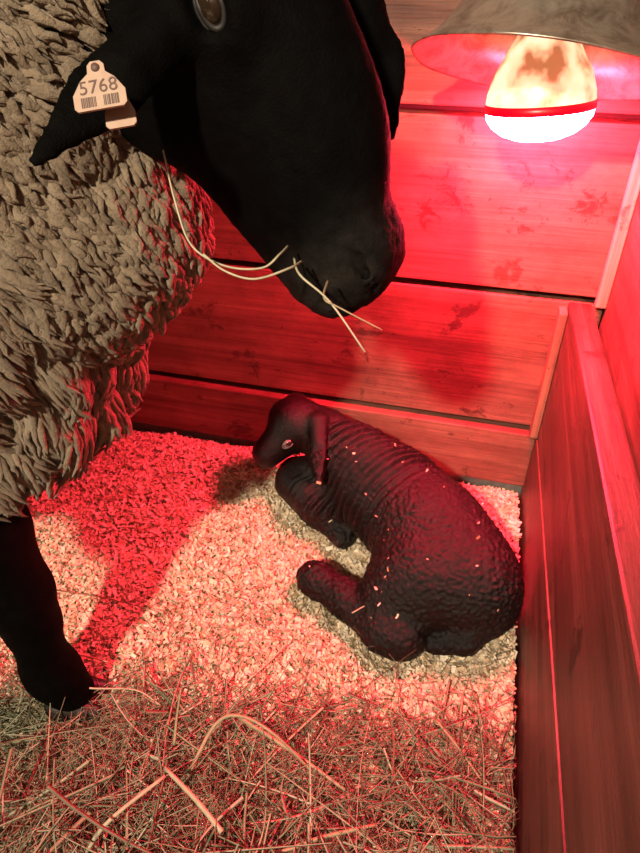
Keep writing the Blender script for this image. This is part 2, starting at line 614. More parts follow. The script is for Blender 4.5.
H = Field((-0.36, 0.34, 0.66), (0.20, 0.80, 1.13), 0.0036)
H.join(H.ell(hd(-0.030, 0, -0.020), np.array((0.088, 0.062, 0.070)) * HS, HR), 0)
H.join(H.cone(hd(-0.01, 0, -0.030), hd(0.150, 0, -0.038), 0.058 * HS, 0.040 * HS), 0.03)
H.join(H.ell(hd(0.05, 0, -0.004), np.array((0.090, 0.040, 0.046)) * HS, HR), 0.03)
H.join(H.cone(hd(-0.03, 0, -0.092), hd(0.150, 0, -0.075), 0.046 * HS, 0.024 * HS), 0.03)
for s_ in (1, -1):
    H.join(H.ell(hd(-0.01, 0.030 * s_, -0.078), np.array((0.062, 0.030, 0.058)) * HS, HR), 0.03)
    H.join(H.ell(hd(-0.002, 0.046 * s_, -0.002), np.array((0.032, 0.020, 0.024)) * HS, HR), 0.018)
H.join(H.ell(hd(0.172, 0, -0.045), np.array((0.036, 0.040, 0.036)) * HS, HR), 0.022)
for s_ in (1, -1):
    H.join(H.ell(hd(0.176, 0.016 * s_, -0.058), np.array((0.030, 0.022, 0.028)) * HS, HR), 0.012)
H.join(H.cone(hd(0.10, 0, -0.088), hd(0.172, 0, -0.080), 0.022 * HS, 0.021 * HS), 0.012)
for s_ in (1, -1):                                     # nostrils and mouth line
    H.join(H.ell(hd(0.160, 0.018 * s_, -0.021), np.array((0.028, 0.013, 0.012)) * HS, HR), 0.025)
    H.cut(H.cone(hd(0.154, 0.043 * s_, -0.024), hd(0.172, 0.036 * s_, -0.018), 0.0025 * HS, 0.0048 * HS), 0.005)
    H.cut(H.cone(hd(0.172, 0.036 * s_, -0.018), hd(0.195, 0.020 * s_, -0.026), 0.0048 * HS, 0.0028 * HS), 0.005)
    H.cut(H.cone(hd(0.132, 0.042 * s_, -0.074), hd(0.176, 0.044 * s_, -0.058), 0.0030 * HS, 0.0048 * HS), 0.005)
    H.cut(H.cone(hd(0.176, 0.044 * s_, -0.058), hd(0.210, 0.014 * s_, -0.050), 0.0048 * HS, 0.0045 * HS), 0.005)
    H.cut(H.ell(hd(0.002, 0.064 * s_, -0.004), np.array((0.017, 0.010, 0.012)) * HS, HR), 0.008)
H.cut(H.ell(hd(0.208, 0, -0.058), np.array((0.016, 0.003, 0.024)) * HS, HR), 0.006)


def ear(H, base, tip, face, wid, thick):
    """leaf-shaped ear, broad near its base and narrowing to the tip; face is where its flat side looks"""
    base, tip = np.asarray(base), np.asarray(tip)
    a = unit(tip - base)
    n = unit(face - a * (np.asarray(face) @ a))
    b = np.cross(n, a)
    L = np.linalg.norm(tip - base)
    x, y, z = H.X - np.float32(base[0]), H.Y - np.float32(base[1]), H.Z - np.float32(base[2])
    qa, qb, qn = ((x * v[0] + y * v[1] + z * v[2]).astype(np.float32) for v in (a, b, n))
    t_ = np.clip(qa / L, 0, 1)
    w = wid * (0.62 + 0.38 * np.sin(math.pi * np.clip(t_ * 1.15 + 0.1, 0, 1))) * (1 - 0.25 * t_ ** 1.5)
    cup = 0.35 * thick * (1 - (qb / w) ** 2)               # slightly cupped
    qn = qn + cup
    k0 = np.sqrt(((qa - L * 0.48) / (L * 0.52)) ** 2 + (qb / w) ** 2 + (qn / thick) ** 2)
    H.join(((k0 - 1) * thick * 0.9).astype(np.float32), 0.006)
    H.join(H.cone(base - a * 0.012, base + a * L * 0.25, 0.021, 0.011), 0.014)


EAR_B, EAR_T = PD(158, 40, 0.445), PD(28, 166, 0.392)
EAR_F = np.array((0.35, -0.70, 0.55))
ear(H, EAR_B, EAR_T, EAR_F, 0.025, 0.0070)
ear(H, PD(362, 10, 0.60), PD(392, 142, 0.615), np.array((0.15, -0.95, 0.1)), 0.034, 0.009)
# throat and upper neck going back under the fleece
H.chain([(hd(-0.055, 0, -0.075), 0.070), ((-0.20, 0.645, 0.91), 0.075), ((-0.31, 0.665, 0.83), 0.08)], 0.04)
Ph, Fh = H.surface()
Ph = relax(Ph, Fh, 2, 0.4)
Nh = normals(Ph, Fh)
loc_h = (Ph - O) @ HR.T / HS
tint = np.ones((len(Ph), 3))
muz = sstep(loc_h[:, 0], 0.125, 0.18)
tint += muz[:, None] * np.array((9.0, 8.6, 8.2))       # greyer short hair on the muzzle
Ph = Ph + Nh * (0.0006 * vnoise(Ph * 240, 3) + 0.0009 * muz * vnoise(Ph * 330, 4))[:, None]

B = Field((-1.52, 0.40, 0.0), (-0.28, 1.0, 0.90), 0.0085)


def leg(B, x, y, top, knee, dx=0.0, r=1.0):
    B.chain([((x - 0.04 + dx, y + (0.02 if y > 0.69 else -0.0), top), 0.075 * r), ((x - 0.012 + dx * 0.6, y, knee + 0.12), 0.055 * r), ((x + dx * 0.3, y, knee), 0.045 * r),
             ((x + 0.004, y, knee - 0.06), 0.036 * r), ((x, y, 0.11), 0.034 * r), ((x + 0.006, y, 0.085), 0.037 * r), ((x + 0.022, y, 0.035), 0.034 * r)], 0.03, 0.02)


LEGS = [(-0.405, 0.560), (-0.655, 0.80)]
leg(B, -0.405, 0.560, 0.52, 0.265)
leg(B, -0.655, 0.80, 0.52, 0.265)
HIND = [(-1.25, 0.57), (-1.12, 0.83)]
for (x, y) in HIND:
    B.chain([((x + 0.10, y, 0.58), 0.11), ((x + 0.10, y, 0.44), 0.075), ((x - 0.06, y, 0.30), 0.042), ((x - 0.045, y, 0.24), 0.036),
             ((x - 0.01, y, 0.11), 0.032), ((x, y, 0.085), 0.038), ((x + 0.02, y, 0.035), 0.037)], 0.03, 0.02)
B.join(B.cone((-0.46, 0.69, 0.62), (-1.15, 0.70, 0.63), 0.13, 0.16), 0.05)
B.join(B.cone((-0.46, 0.69, 0.66), (-0.33, 0.655, 0.80), 0.11, 0.08), 0.04)
B.cut(B.Z - 0.022 + 0 * B.X + 0 * B.Y, 0.004)
Pb, Fb = B.surface()
Pb = relax(Pb, Fb, 2, 0.5)
Pall = np.concatenate([Ph, Pb])
Fall = np.concatenate([Fh, Fb + len(Ph)])
me = np_mesh('body', Wn(Pall), Fall)
set_color(me, np.concatenate([tint, np.ones((len(Pb), 3)) * 0.9]))
ewe_body = link('body', me, M['skin'], ewe)

# hooves: two claws each
for (x, y) in LEGS + HIND:
    Q = Field((x - 0.04, y - 0.055, 0.0), (x + 0.105, y + 0.055, 0.07), 0.004)
    for s_ in (1, -1):
        Q.join(Q.cone((x + 0.008, y + 0.016 * s_, 0.026), (x + 0.058, y + 0.021 * s_, 0.014), 0.025, 0.012), 0.0)
    Q.cut(Q.Z - 0.004 + 0 * Q.X + 0 * Q.Y, 0.002)
    P_, F_ = Q.surface()
    link('hoof', np_mesh('hoof', Wn(relax(P_, F_, 1, 0.4)), F_), M['hoof'], ewe)


def eye_parts(parent, c, out, along, r, lidmat, squash=0.62):
    """eyeball with a rolled eyelid ring around it"""
    c, out, along = np.asarray(c), unit(out), unit(along)
    up = np.cross(out, along)
    m = MB()
    V, Fq = [], []
    nu, nv = 20, 12
    for j in range(nv + 1):
        th = math.pi * j / nv
        for i in range(nu):
            ph = 2 * math.pi * i / nu
            p = c + r * (math.sin(th) * math.cos(ph) * along + math.sin(th) * math.sin(ph) * up * 0.85 + math.cos(th) * out * 0.9)
            V.append(p)
    for j in range(nv):
        for i in range(nu):
            Fq.append((j * nu + i, (j + 1) * nu + i, (j + 1) * nu + (i + 1) % nu, j * nu + (i + 1) % nu))
    link('eye', np_mesh('eye', Wn(np.array(V)), np.array(Fq)), M['eye'], parent)
    for k, (sc_, rr) in enumerate(((1.02, 0.20), (1.42, 0.16))):
        pts = []
        for i in range(29):
            g = 2 * math.pi * i / 28
            w = squash * (1.0 if math.sin(g) > 0 else 0.85) * abs(math.sin(g)) ** 0.9 * (1 if math.sin(g) > 0 else -1)
            p = c + r * sc_ * (math.cos(g) * along * 1.05 + w * up) + out * r * (0.55 - 0.28 * abs(math.cos(g)) - 0.25 * k)
            pts.append(W(p))
        m.ring_tube(pts, [r * rr] * 29, 8, False)
    link('eyelid', m.mesh('eyelid'), lidmat, parent)


EYE = hd(0.002, 0.0545, -0.004)
eye_parts(ewe, EYE, HL * 0.9 + HN * 0.35, HA * 0.9 - HN * 0.25, 0.0135, M['lid'])
eye_parts(ewe, hd(0.002, -0.0545, -0.004), -HL * 0.9 + HN * 0.35, HA * 0.9 - HN * 0.25, 0.0135, M['lid'])

# fleece
xs = np.concatenate([np.arange(-1.55, -0.62, 0.013), np.arange(-0.62, -0.02, 0.005)])
G = Field((-1.55, 0.36, 0.26), (0, 1.06, 1.14), 0.0052, xs)
G.join(G.cone((-0.50, 0.700, 0.600), (-1.18, 0.71, 0.60), 0.200, 0.235), 0)
G.join(G.ell((-0.380, 0.690, 0.615), (0.153, 0.180, 0.190)), 0.08)       # chest
G.join(G.ell((-0.240, 0.675, 0.725), (0.117, 0.135, 0.108)), 0.09)       # breast bulge
G.chain([((-0.43, 0.685, 0.74), 0.180), ((-0.30, 0.670, 0.86), 0.160), ((-0.215, 0.660, 0.950), 0.125)], 0.06)   # neck
G.join(G.ell((-0.47, 0.575, 0.53), (0.10, 0.09, 0.16)), 0.05)            # near shoulder
G.join(G.ell((-1.20, 0.60, 0.52), (0.16, 0.12, 0.18)), 0.05)
G.join(G.ell((-0.53, 0.80, 0.50), (0.10, 0.09, 0.13)), 0.05)
G.join(G.ell((-1.20, 0.82, 0.52), (0.16, 0.12, 0.18)), 0.05)
Pf, Ff = G.surface()
Pf = relax(Pf, Ff, 2, 0.5)
Pf, Ff = subdiv(Pf, Ff)
Nf = normals(Pf, Ff)
wq = Pf + 0.010 * np.stack([vnoise(Pf * 15, 20), vnoise(Pf * 15, 21), vnoise(Pf * 15, 22)], 1)
wq = wq + 0.0045 * np.stack([vnoise(Pf * 48, 23), vnoise(Pf * 48, 24), vnoise(Pf * 48, 25)], 1)
throat = sstep(Pf[:, 0] + 0.30 * (Pf[:, 2] - 0.70), -0.30, -0.22)          # small scale-like locks there, long ropes elsewhere
FC = np.array((-0.60, 0.0, 0.43))                        # the locks sweep in arcs around the elbow
dx_, dz_ = wq[:, 0] - FC[0], wq[:, 2] - FC[2]
rho, phi = np.hypot(dx_, dz_), np.arctan2(dz_, dx_)


def lockmap(w, stretch, seed, pw=1.5):
    f1, f2 = worley(np.stack([rho / w, wq[:, 1] / w, phi * 0.33 / (w * stretch)], 1), seed)
    return np.clip(1.12 - 1.2 * f1 ** pw, 0, 1)


folds = lockmap(0.046, 3.2, 30)
ropes = lockmap(0.0135, 4.2, 40)
scales = lockmap(0.0125, 1.5, 44)
fine = lockmap(0.0062, 2.5, 48)
locks = ropes * (1 - throat) + scales * throat
disp = (0.032 - 0.020 * throat) * (folds - 0.6) - 0.004 + 0.005 * (locks - 0.5) + 0.0026 * (fine - 0.5) + 0.0010 * vnoise(Pf * 150, 51)
dl = np.hypot(Pf[:, 0] - FC[0], Pf[:, 2] - FC[2]) + 1e-6
flowv = np.stack([(Pf[:, 2] - FC[2]) / dl, 0 * dl, -(Pf[:, 0] - FC[0]) / dl], 1)
Pf = Pf + Nf * disp[:, None]
dirt = 0.5 + 0.5 * vnoise(Pf * 9, 60)
cf = np.array((0.30, 0.232, 0.165)) * (0.80 + 0.2 * dirt)[:, None]
me = np_mesh('fleece', Wn(Pf), Ff)
set_color(me, cf)
fleece = link('fleece', me, M['fleece'], ewe)
Nf = normals(Pf, Ff)
cand = np.nonzero(Pf[:, 0] > -0.72)[0]
sel = rng.choice(cand, 12000)


def wool_locks(idx, length, rad, nr=7, ns=6):
    """tapered wavy locks laid along the fleece like thatch"""
    n = len(idx)
    P0, N0 = Pf[idx], Ns[idx]
    sm = np.stack([vnoise(P0 * 26, 61), vnoise(P0 * 26, 62), vnoise(P0 * 26, 63)], 1)
    t0 = flowv[idx] + 0.10 * rng.normal(size=(n, 3)) + 0.55 * sm + np.array((0, 0, -0.30))
    t0 -= N0 * (t0 * N0).sum(1)[:, None]
    t0 /= np.linalg.norm(t0, axis=1)[:, None] + 1e-9
    b0 = np.cross(N0, t0)
    L = length[:, None] * rng.uniform(0.7, 1.35, (n, 1))
    R = rad[:, None] * rng.uniform(0.75, 1.3, (n, 1))
    amp = rng.uniform(0.0006, 0.0020, (n, 1))
    wl = rng.uniform(0.012, 0.022, (n, 1))
    ph0 = rng.uniform(0, 6.28, (n, 1))
    turn = rng.normal(0, 0.12, (n, 1))
    prof = [0.5, 0.8, 1.0, 1.0, 0.85, 0.6, 0.12]
    V = []
    for k in range(nr):
        u = k / (nr - 1)
        sdist = L * u
        c = P0 + t0 * sdist + b0 * (amp * np.sin(sdist / wl * 6.28 + ph0) + turn * sdist * u) + N0 * (-0.0015 + (R * 0.9 + 0.0035) * min(1.0, u * 1.6) - sdist ** 2 / 0.42)
        for g in range(ns):
            a_ = 2 * math.pi * g / ns
            rr = R * prof[k] * (1 + 0.16 * rng.normal(size=(n, 1)))
            V.append(c + b0 * rr * math.cos(a_) + N0 * rr * 0.9 * math.sin(a_))
    V = np.stack(V, 1).reshape(-1, 3)
    base = np.arange(n)[:, None] * (nr * ns)
    Fq = np.concatenate([base + np.array([k * ns + g, k * ns + (g + 1) % ns, (k + 1) * ns + (g + 1) % ns, (k + 1) * ns + g]) for k in range(nr - 1) for g in range(ns)])
    return V, Fq


Ns = relax(Nf, Ff, 12, 0.6)
Ns /= np.linalg.norm(Ns, axis=1)[:, None] + 1e-9
c1 = np.nonzero((Pf[:, 0] > -0.66) & (Pf[:, 1] < 0.92))[0]
c2 = np.nonzero(Pf[:, 0] <= -0.62)[0]
# even spacing: keep one candidate per small voxel
def thin(c, cell):
    q = np.floor(Pf[c] / cell + rng.random(3)).astype(np.int64)
    key = (q[:, 0] * 73856093) ^ (q[:, 1] * 19349663) ^ (q[:, 2] * 83492791)
    o = rng.permutation(len(c))
    _, f = np.unique(key[o], return_index=True)
    return c[o[f]]
i1, i2 = thin(c1, 0.0078), thin(c2, 0.0155)
V1, F1 = wool_locks(i1, 0.052 - 0.024 * throat[i1], 0.0039 - 0.0002 * throat[i1])
V2, F2 = wool_locks(i2, np.full(len(i2), 0.062), np.full(len(i2), 0.0068))
me = np_mesh('wool_locks', Wn(np.concatenate([V1, V2])), np.concatenate([F1, F2 + len(V1)]))
cc = np.concatenate([cf[i1], cf[i2]])
cc = cc * rng.uniform(0.78, 1.15, (len(cc), 1))
set_color(me, np.repeat(cc, 42, 0))
tag(link('wool_locks', me, M['fleece'], ewe), kind='stuff')


def fibres(P, N, along, n_seg, length, width, jit):
    n = len(P)
    d = along + jit * rng.normal(size=(n, 3)) + N * (0.35 + 0.5 * rng.random((n, 1)))
    d /= np.linalg.norm(d, axis=1)[:, None]
    side = np.cross(d, N + 0.3 * rng.normal(size=(n, 3)))
    side /= np.linalg.norm(side, axis=1)[:, None] + 1e-9
    L = length * (0.5 + rng.random((n, 1)))
    bend = rng.normal(size=(n, 3)) * 0.35
    V = []
    for k in range(n_seg + 1):
        t_ = k / n_seg
        c = P - N * 0.002 + d * L * t_ + bend * L * t_ * t_
        w = width * (1 - t_ * 0.85)
        V += [c - side * w, c + side * w]
    V = np.stack(V, 1).reshape(-1, 3)
    b = np.arange(n)[:, None] * (2 * (n_seg + 1))
    Fq = np.concatenate([b + np.array([2 * k, 2 * k + 1, 2 * k + 3, 2 * k + 2]) for k in range(n_seg)])
    return V, Fq


Vw, Fw = fibres(Pf[sel], Nf[sel], flowv[sel] * 0.8, 3, 0.0075, 0.0004, 0.30)
me = np_mesh('wool_fibres', Wn(Vw), Fw)
set_color(me, np.repeat(cf[sel] * 1.1, 8, 0))
tag(link('wool_fibres', me, M['fleece'], ewe), kind='stuff')

# ear tag, two plastic flags pinned through the near ear
TA, TB, TC = PD(100, 62, 0.386), PD(77, 117, 0.384), PD(128, 103, 0.384)
tv = unit(TA - (TB + TC) / 2)
tu = unit(unit(TC - TB) + unit((TC - TB) - tv * ((TC - TB) @ tv)))
tv = unit(tv - tu * (tv @ tu))
tn = unit(np.cross(tu, tv))
TH, TWD = np.linalg.norm(TA - (TB + TC) / 2), np.linalg.norm(TC - TB)
T0 = (TB + TC) / 2


def flag(name, origin, u, v, n, h, w, th, mat, parent):
    out = [(-w / 2 + 0.002, 0), (w / 2 - 0.002, 0), (w / 2, 0.002), (w / 2, h * 0.34), (w * 0.33, h * 0.62), (w * 0.17, h * 0.76), (w * 0.16, h * 0.92),
           (w * 0.09, h), (-w * 0.09, h), (-w * 0.16, h * 0.92), (-w * 0.17, h * 0.76), (-w * 0.33, h * 0.62), (-w / 2, h * 0.34), (-w / 2, 0.002)]
    k = len(out)
    V = [W(origin + u * a + v * b + n * c) for c in (0, th) for a, b in out]
    Fc = [tuple(range(k, 2 * k)), tuple(reversed(range(k)))] + [(i, (i + 1) % k, k + (i + 1) % k, k + i) for i in range(k)]
    me = bpy.data.meshes.new(name)
    me.from_pydata([tuple(x) for x in V], [], Fc)
    me.update()
    return link(name, me, mat, parent, smooth=False)


etag = flag('ear_tag', T0, tu, tv, tn, TH, TWD, 0.0016, M['tag'], ewe)
etag['label'] = 'pale plastic ear tag printed 5768 with a barcode'
fc = bpy.data.curves.new('tag_number', 'FONT')
fc.body = '5768'
fc.align_x = 'CENTER'
fc.size = TH * 0.40
fc.extrude = 0.00015
fc.space_character = 1.05
fo = bpy.data.objects.new('tag_number_curve', fc)
col.objects.link(fo)
bpy.context.view_layer.update()
me = bpy.data.meshes.new_from_object(fo.evaluated_get(bpy.context.evaluated_depsgraph_get()))
bpy.data.objects.remove(fo)
mt = Matrix.Identity(4)
tu_w, tv_w, tn_w = W(tu), W(tv), W(tn)
for i in range(3):
    mt[i][0], mt[i][1], mt[i][2] = tu_w[i] * 0.95, tv_w[i], tn_w[i]
mt.translation = W(T0 + tv * TH * 0.335 + tn * 0.0018)
me.transform(mt)
link('tag_number', me, M['ink'], etag, smooth=False)
mb = MB()
x = -TWD * 0.36
while x < TWD * 0.36:
    w = random.choice((0.0004, 0.0007, 0.0011))
    if not (-0.004 < x - TWD * 0.06 < 0.0):
        P = [T0 + tu * a + tv * b + tn * c for c in (0.0017, 0.0019) for a, b in ((x, TH * 0.06), (x + w, TH * 0.06), (x + w, TH * 0.27), (x, TH * 0.27))]
        mb.hexa([W(p) for p in P])
    x += w + random.choice((0.0004, 0.0006))
link('barcode', mb.mesh('barcode'), M['ink'], etag, smooth=False)
mb = MB()
pc = T0 + tv * TH * 0.86 - tn * 0.014
mb.ring_tube([W(pc), W(pc + tn * 0.0150), W(pc + tn * 0.0172)], [0.0022, 0.0030, 0.0022], 12)
link('pin', mb.mesh('pin'), M['ink'], etag)
bk = flag('back_flag', T0 + tu * 0.007 - tv * 0.005 - tn * 0.014, tu, tv, tn, TH * 0.95, TWD * 0.6, 0.0016, M['tag'], etag)

# ------------------------------------------------------------------ the lamb
lamb_base = W(PZ(405, 540, 0.0))
lamb = empty('lamb', lamb_base)
tag(lamb, 'small dark newborn lamb curled up on the shavings by the wall', 'lamb')
L0 = PZ(400, 540, 0.05)
A = Field((L0[0] - 0.34, L0[1] - 0.30, -0.012), (L0[0] + 0.32, L0[1] + 0.36, 0.27), 0.0042)
z_ = lambda px, py, z: PZ(px, py, z)
torso = [(z_(455, 562, .090), .094), (z_(425, 530, .100), .092), (z_(390, 495, .105), .082), (z_(357, 465, .112), .074)]
A.chain(torso, 0.0, 0.06)
A.chain([(z_(352, 462, .115), .066), (z_(325, 435, .150), .050), (z_(303, 425, .172), .044)], 0.04, 0.03)
tow = lambda px, py, z, m: z_(px, py, z) + unit(np.array((0, 0, CAM_H)) - z_(px, py, z)) * m
LH, LN_ = z_(297, 423, .176), z_(267, 451, .132)
la = unit(LN_ - LH)
A.join(A.ell(LH, (0.054, 0.047, 0.049), np.stack([la, unit(np.cross(la, (0, 0, 1))), unit(np.cross(np.cross(la, (0, 0, 1)), la))])), 0.02)
A.join(A.ell(z_(289, 417, .186), (0.042, 0.042, 0.038)), 0.02)
A.join(A.cone(LH + la * 0.01, LN_, 0.043, 0.030), 0.015)
A.join(A.cone(LH - np.array((0, 0, .022)), LN_ - np.array((0, 0, .014)), 0.034, 0.024), 0.015)
lup = unit(np.cross(np.cross(la, (0, 0, 1)), la))
lsd = unit(np.cross(la, lup))
if lsd[1] > 0: lsd = -lsd            # towards the viewer
A.cut(A.cone(LN_ + lsd * .024 - lup * .012 - la * .03, LN_ + lsd * .016 - lup * .013 + la * .02, 0.001, 0.003), 0.004)
# ears
e0 = tow(318, 428, .175, .036)
e1 = tow(319, 488, .115, .046)
ear(A, e0, e1, np.array((-0.2, -0.85, 0.3)), 0.019, 0.008)
e0b = LH - lsd * 0.042 - la * 0.03
ear(A, e0b, e0b - lsd * 0.02 + np.array((0.02, 0.03, -0.06)), np.array((0.2, 0.8, 0.3)), 0.018, 0.008)
# folded forelegs
A.chain([(z_(352, 500, .070), .050), (z_(318, 505, .045), .040), (z_(292, 484, .040), .032), (z_(305, 500, .022), .026), (z_(343, 538, .020), .022)], 0.02, 0.02)
A.chain([(z_(330, 470, .07), .045), (z_(296, 474, .045), .034), (z_(310, 470, .02), .024)], 0.02, 0.02)
# hind leg: thigh, hock, cannon and foot laid out on the bedding
A.join(A.ell(z_(430, 575, .085), (0.105, 0.085, 0.085)), 0.03)
A.chain([(z_(425, 580, .08), .075), (z_(392, 600, .050), .052), (z_(402, 632, .032), .040)], 0.03, 0.03)
A.chain([(z_(400, 636, .030), .040), (z_(385, 630, .030), .037), (z_(345, 598, .028), .032), (z_(318, 580, .028), .031), (z_(312, 578, .026), .029)], 0.015, 0.02)
A.join(A.ell(z_(478, 590, .075), (0.075, 0.075, 0.085)), 0.04)
A.chain([(z_(495, 612, .06), .03), (z_(465, 640, .03), .022), (z_(436, 646, .022), .015)], 0.02, 0.02)
A.cut(A.Z + 0.004 + 0 * A.X + 0 * A.Y, 0.006)
Pl, Fl = A.surface()
Pl = relax(Pl, Fl, 2, 0.5)
Pl, Fl = subdiv(Pl, Fl)
Nl = normals(Pl, Fl)
sp = unit(torso[0][0] - torso[3][0])
tt = (Pl - torso[3][0]) @ sp
wave = tt + 0.0055 * vnoise(Pl * 14, 70) + 0.0016 * vnoise(Pl * 55, 71)
rib = (0.5 + 0.5 * np.sin(wave * 2 * math.pi / 0.0175)) ** 1.4
msk = sstep(tt, -0.075, -0.04) * (1 - sstep(tt, 0.11, 0.19)) * sstep(Pl[:, 2], 0.05, 0.08)
es = np.clip((Pl - e0) @ (e1 - e0) / ((e1 - e0) @ (e1 - e0)), 0, 1.1)
earm = 1 - sstep(np.linalg.norm(Pl - (e0 + es[:, None] * (e1 - e0)), axis=1), 0.020, 0.030)
msk = msk * (1 - earm)
f1, f2 = worley(Pl / 0.011, 72)
crimp = np.clip((f2 - f1) * 1.6, 0, 1)
bodym = sstep(tt, -0.05, 0.0)
Pl = Pl + Nl * (+0.0115 * msk * (rib - 0.45) + 0.0018 * bodym * (crimp - 0.5) * (1 - 0.6 * msk) + 0.0012 * vnoise(Pl * 190, 73) * (0.3 + bodym))[:, None]
cl = np.array((0.0135, 0.0085, 0.0085)) * (0.75 + 0.5 * crimp)[:, None]
headm = np.maximum(1 - sstep(np.linalg.norm(Pl - (LH + la * 0.04), axis=1), 0.05, 0.085), 0.5 * earm)
low = 1 - sstep(Pl[:, 2], 0.03, 0.075)
cl = cl * (1 - 0.85 * headm)[:, None]
legm = np.maximum(sstep(-(Pl - z_(395, 600, .03)) @ unit(z_(425, 560, .03) - z_(370, 625, .03)), -0.01, 0.03) * low, 0)
cl = cl * (1 - 0.65 * legm)[:, None]
me = np_mesh('body', Wn(Pl), Fl)
set_color(me, cl)
lamb_body = link('body', me, M['lamb'], lamb)
lm = LH * 0.52 + LN_ * 0.48
view = unit(np.array((0, 0, CAM_H)) - lm)
lout = unit(lsd * 0.8 + view * 0.5)
lout = unit(lout - la * (lout @ la))
lout2 = unit(lout - 2 * lsd * (lout @ lsd))              # mirrored for the far eye
eye_parts(lamb, lm + lout * 0.0365, lout, la, 0.0098, M['lamblid'])
eye_parts(lamb, lm + lout2 * 0.0365, lout2, la, 0.0098, M['lamblid'])
Nl = normals(Pl, Fl)
selL = rng.choice(np.nonzero((bodym > 0.1) & (Pl[:, 2] > 0.01))[0], 14000)
Vw, Fw = fibres(Pl[selL], Nl[selL], sp * 0.5 + np.array((0, 0, -0.4)), 2, 0.0048, 0.0004, 0.45)
me = np_mesh('coat_fibres', Wn(Vw), Fw)
set_color(me, np.repeat(cl[selL] * 1.2, 6, 0))
tag(link('coat_fibres', me, M['lamb'], lamb), kind='stuff')
for (a, b) in ((z_(314, 579, .024), z_(301, 573, .016)), (z_(340, 535, .02), z_(349, 543, .016))):
    m_ = MB()
    sd = unit(np.cross(np.asarray(b) - a, (0, 0, 1)))
    for s_ in (1, -1):
        m_.ring_tube([W(a + sd * .009 * s_), W((a + b) / 2 + sd * .011 * s_), W(b + sd * .008 * s_)], [.013, .014, .006], 10)
    link('hoof', m_.mesh('hoof'), M['hoof'], lamb)


# ------------------------------------------------------------------ bedding
def bed_z(x, y):
    """height of the bedding at world x, y"""
    P = np.stack([np.asarray(x, float), np.asarray(y, float), np.zeros(np.shape(x))], -1).reshape(-1, 3)
    h = 0.010 * vnoise(P * 5, 80) + 0.006 * vnoise(P * 13, 81) + 0.003 * vnoise(P * 40, 82)
    h = h - 0.042 * np.exp(-np.clip(WALL_Y - P[:, 1], 0, 9) / 0.05)
    return h.reshape(np.shape(x)) - 0.006


gx, gy = np.meshgrid(np.arange(-2.2, PX0 + 0.001, 0.012), np.arange(-1.0, WALL_Y + 0.001, 0.012), indexing='ij')
gz = bed_z(gx, gy)
nx_, ny_ = gx.shape
ii = np.arange(nx_ * ny_).reshape(nx_, ny_)
Fq = np.stack([ii[:-1, :-1], ii[1:, :-1], ii[1:, 1:], ii[:-1, 1:]], -1).reshape(-1, 4)
Vg = np.stack([gx, gy, gz], -1).reshape(-1, 3)
bed = link('bedding', np_mesh('bedding', Vg, Fq), M['dust'])
tag(bed, 'fine wood dust bedding covering the pen floor', 'bedding', kind='stuff')


def flakes(n, x0, x1, y0, y1, lift, zfun=None, pts=None, smin=0.005, smax=0.016):
    if pts is None:
        x = rng.uniform(x0, x1, n); y = rng.uniform(y0, y1, n)
        z = bed_z(x, y) + rng.random(n) ** 1.5 * lift + 0.001
    else:
        x, y, z = pts.T
        n = len(x)
    L = (smin + (smax - smin) * rng.random(n) ** 1.6) / 2
    w = L * rng.uniform(0.22, 0.55, n)
    az = rng.uniform(0, 2 * math.pi, n)
    pit = rng.normal(0, 0.38, n)
    rol = rng.normal(0, 0.45, n)
    a = np.stack([np.cos(az) * np.cos(pit), np.sin(az) * np.cos(pit), np.sin(pit)], 1)
    b = np.stack([-np.sin(az) * np.cos(rol), np.cos(az) * np.cos(rol), np.sin(rol)], 1)
    nn = np.cross(a, b)
    C = np.stack([x, y, z], 1)
    curl = (L * rng.uniform(-0.2, 0.75, n))[:, None]
    V = []
    for s_, k in ((-1, 1), (0, 0), (1, 1)):
        for t_ in (-1, 1):
            V.append(C + a * (L * s_)[:, None] + b * (w * t_)[:, None] + nn * curl * (k - 0.4))
    V = np.stack(V, 1).reshape(-1, 3)
    base = np.arange(n)[:, None] * 6
    Fq = np.concatenate([base + np.array([0, 1, 3, 2]), base + np.array([2, 3, 5, 4])])
    pal = np.array([(0.78, 0.64, 0.46), (0.70, 0.54, 0.36), (0.84, 0.74, 0.58), (0.50, 0.34, 0.19), (0.30, 0.19, 0.10)])
    c = pal[rng.choice(5, n, p=[.36, .28, .20, .11, .05])] * rng.uniform(0.8, 1.1, (n, 1))
    return V, Fq, np.repeat(c, 6, 0)


Va, Fa, Ca = flakes(95000, -0.85, PX0 - 0.006, 0.12, WALL_Y - 0.004, 0.010)
Vb, Fb2, Cb = flakes(22000, -2.1, -0.85, 0.0, WALL_Y - 0.004, 0.010, smin=0.008, smax=0.02)
Vc, Fc, Cc = flakes(34000, -1.9, PX0 - 0.006, -0.75, 0.13, 0.010, smin=0.007, smax=0.018)
me = np_mesh('wood_shavings', np.concatenate([Va, Vb, Vc]), np.concatenate([Fa, Fb2 + len(Va), Fc + len(Va) + len(Vb)]))
set_color(me, np.concatenate([Ca, Cb, Cc]))
tag(link('wood_shavings', me, M['shavings'], smooth=False), 'loose pale wood shavings spread over the pen floor', 'wood shavings', kind='stuff')

# crumbs caught in the lamb's coat
up = np.nonzero((Nl[:, 2] > 0.35) & (bodym > 0.2))[0]
pk = rng.choice(up, 34)
Vc, Fc, Cc = flakes(0, 0, 0, 0, 0, 0, pts=Wn(Pl[pk] + Nl[pk] * 0.0025), smin=0.003, smax=0.009)
me = np_mesh('shaving_crumbs', Vc, Fc)
set_color(me, Cc)
tag(link('shaving_crumbs', me, M['shavings'], smooth=False), "tiny pale wood crumbs stuck on the dark lamb's back", 'wood crumbs', kind='stuff')


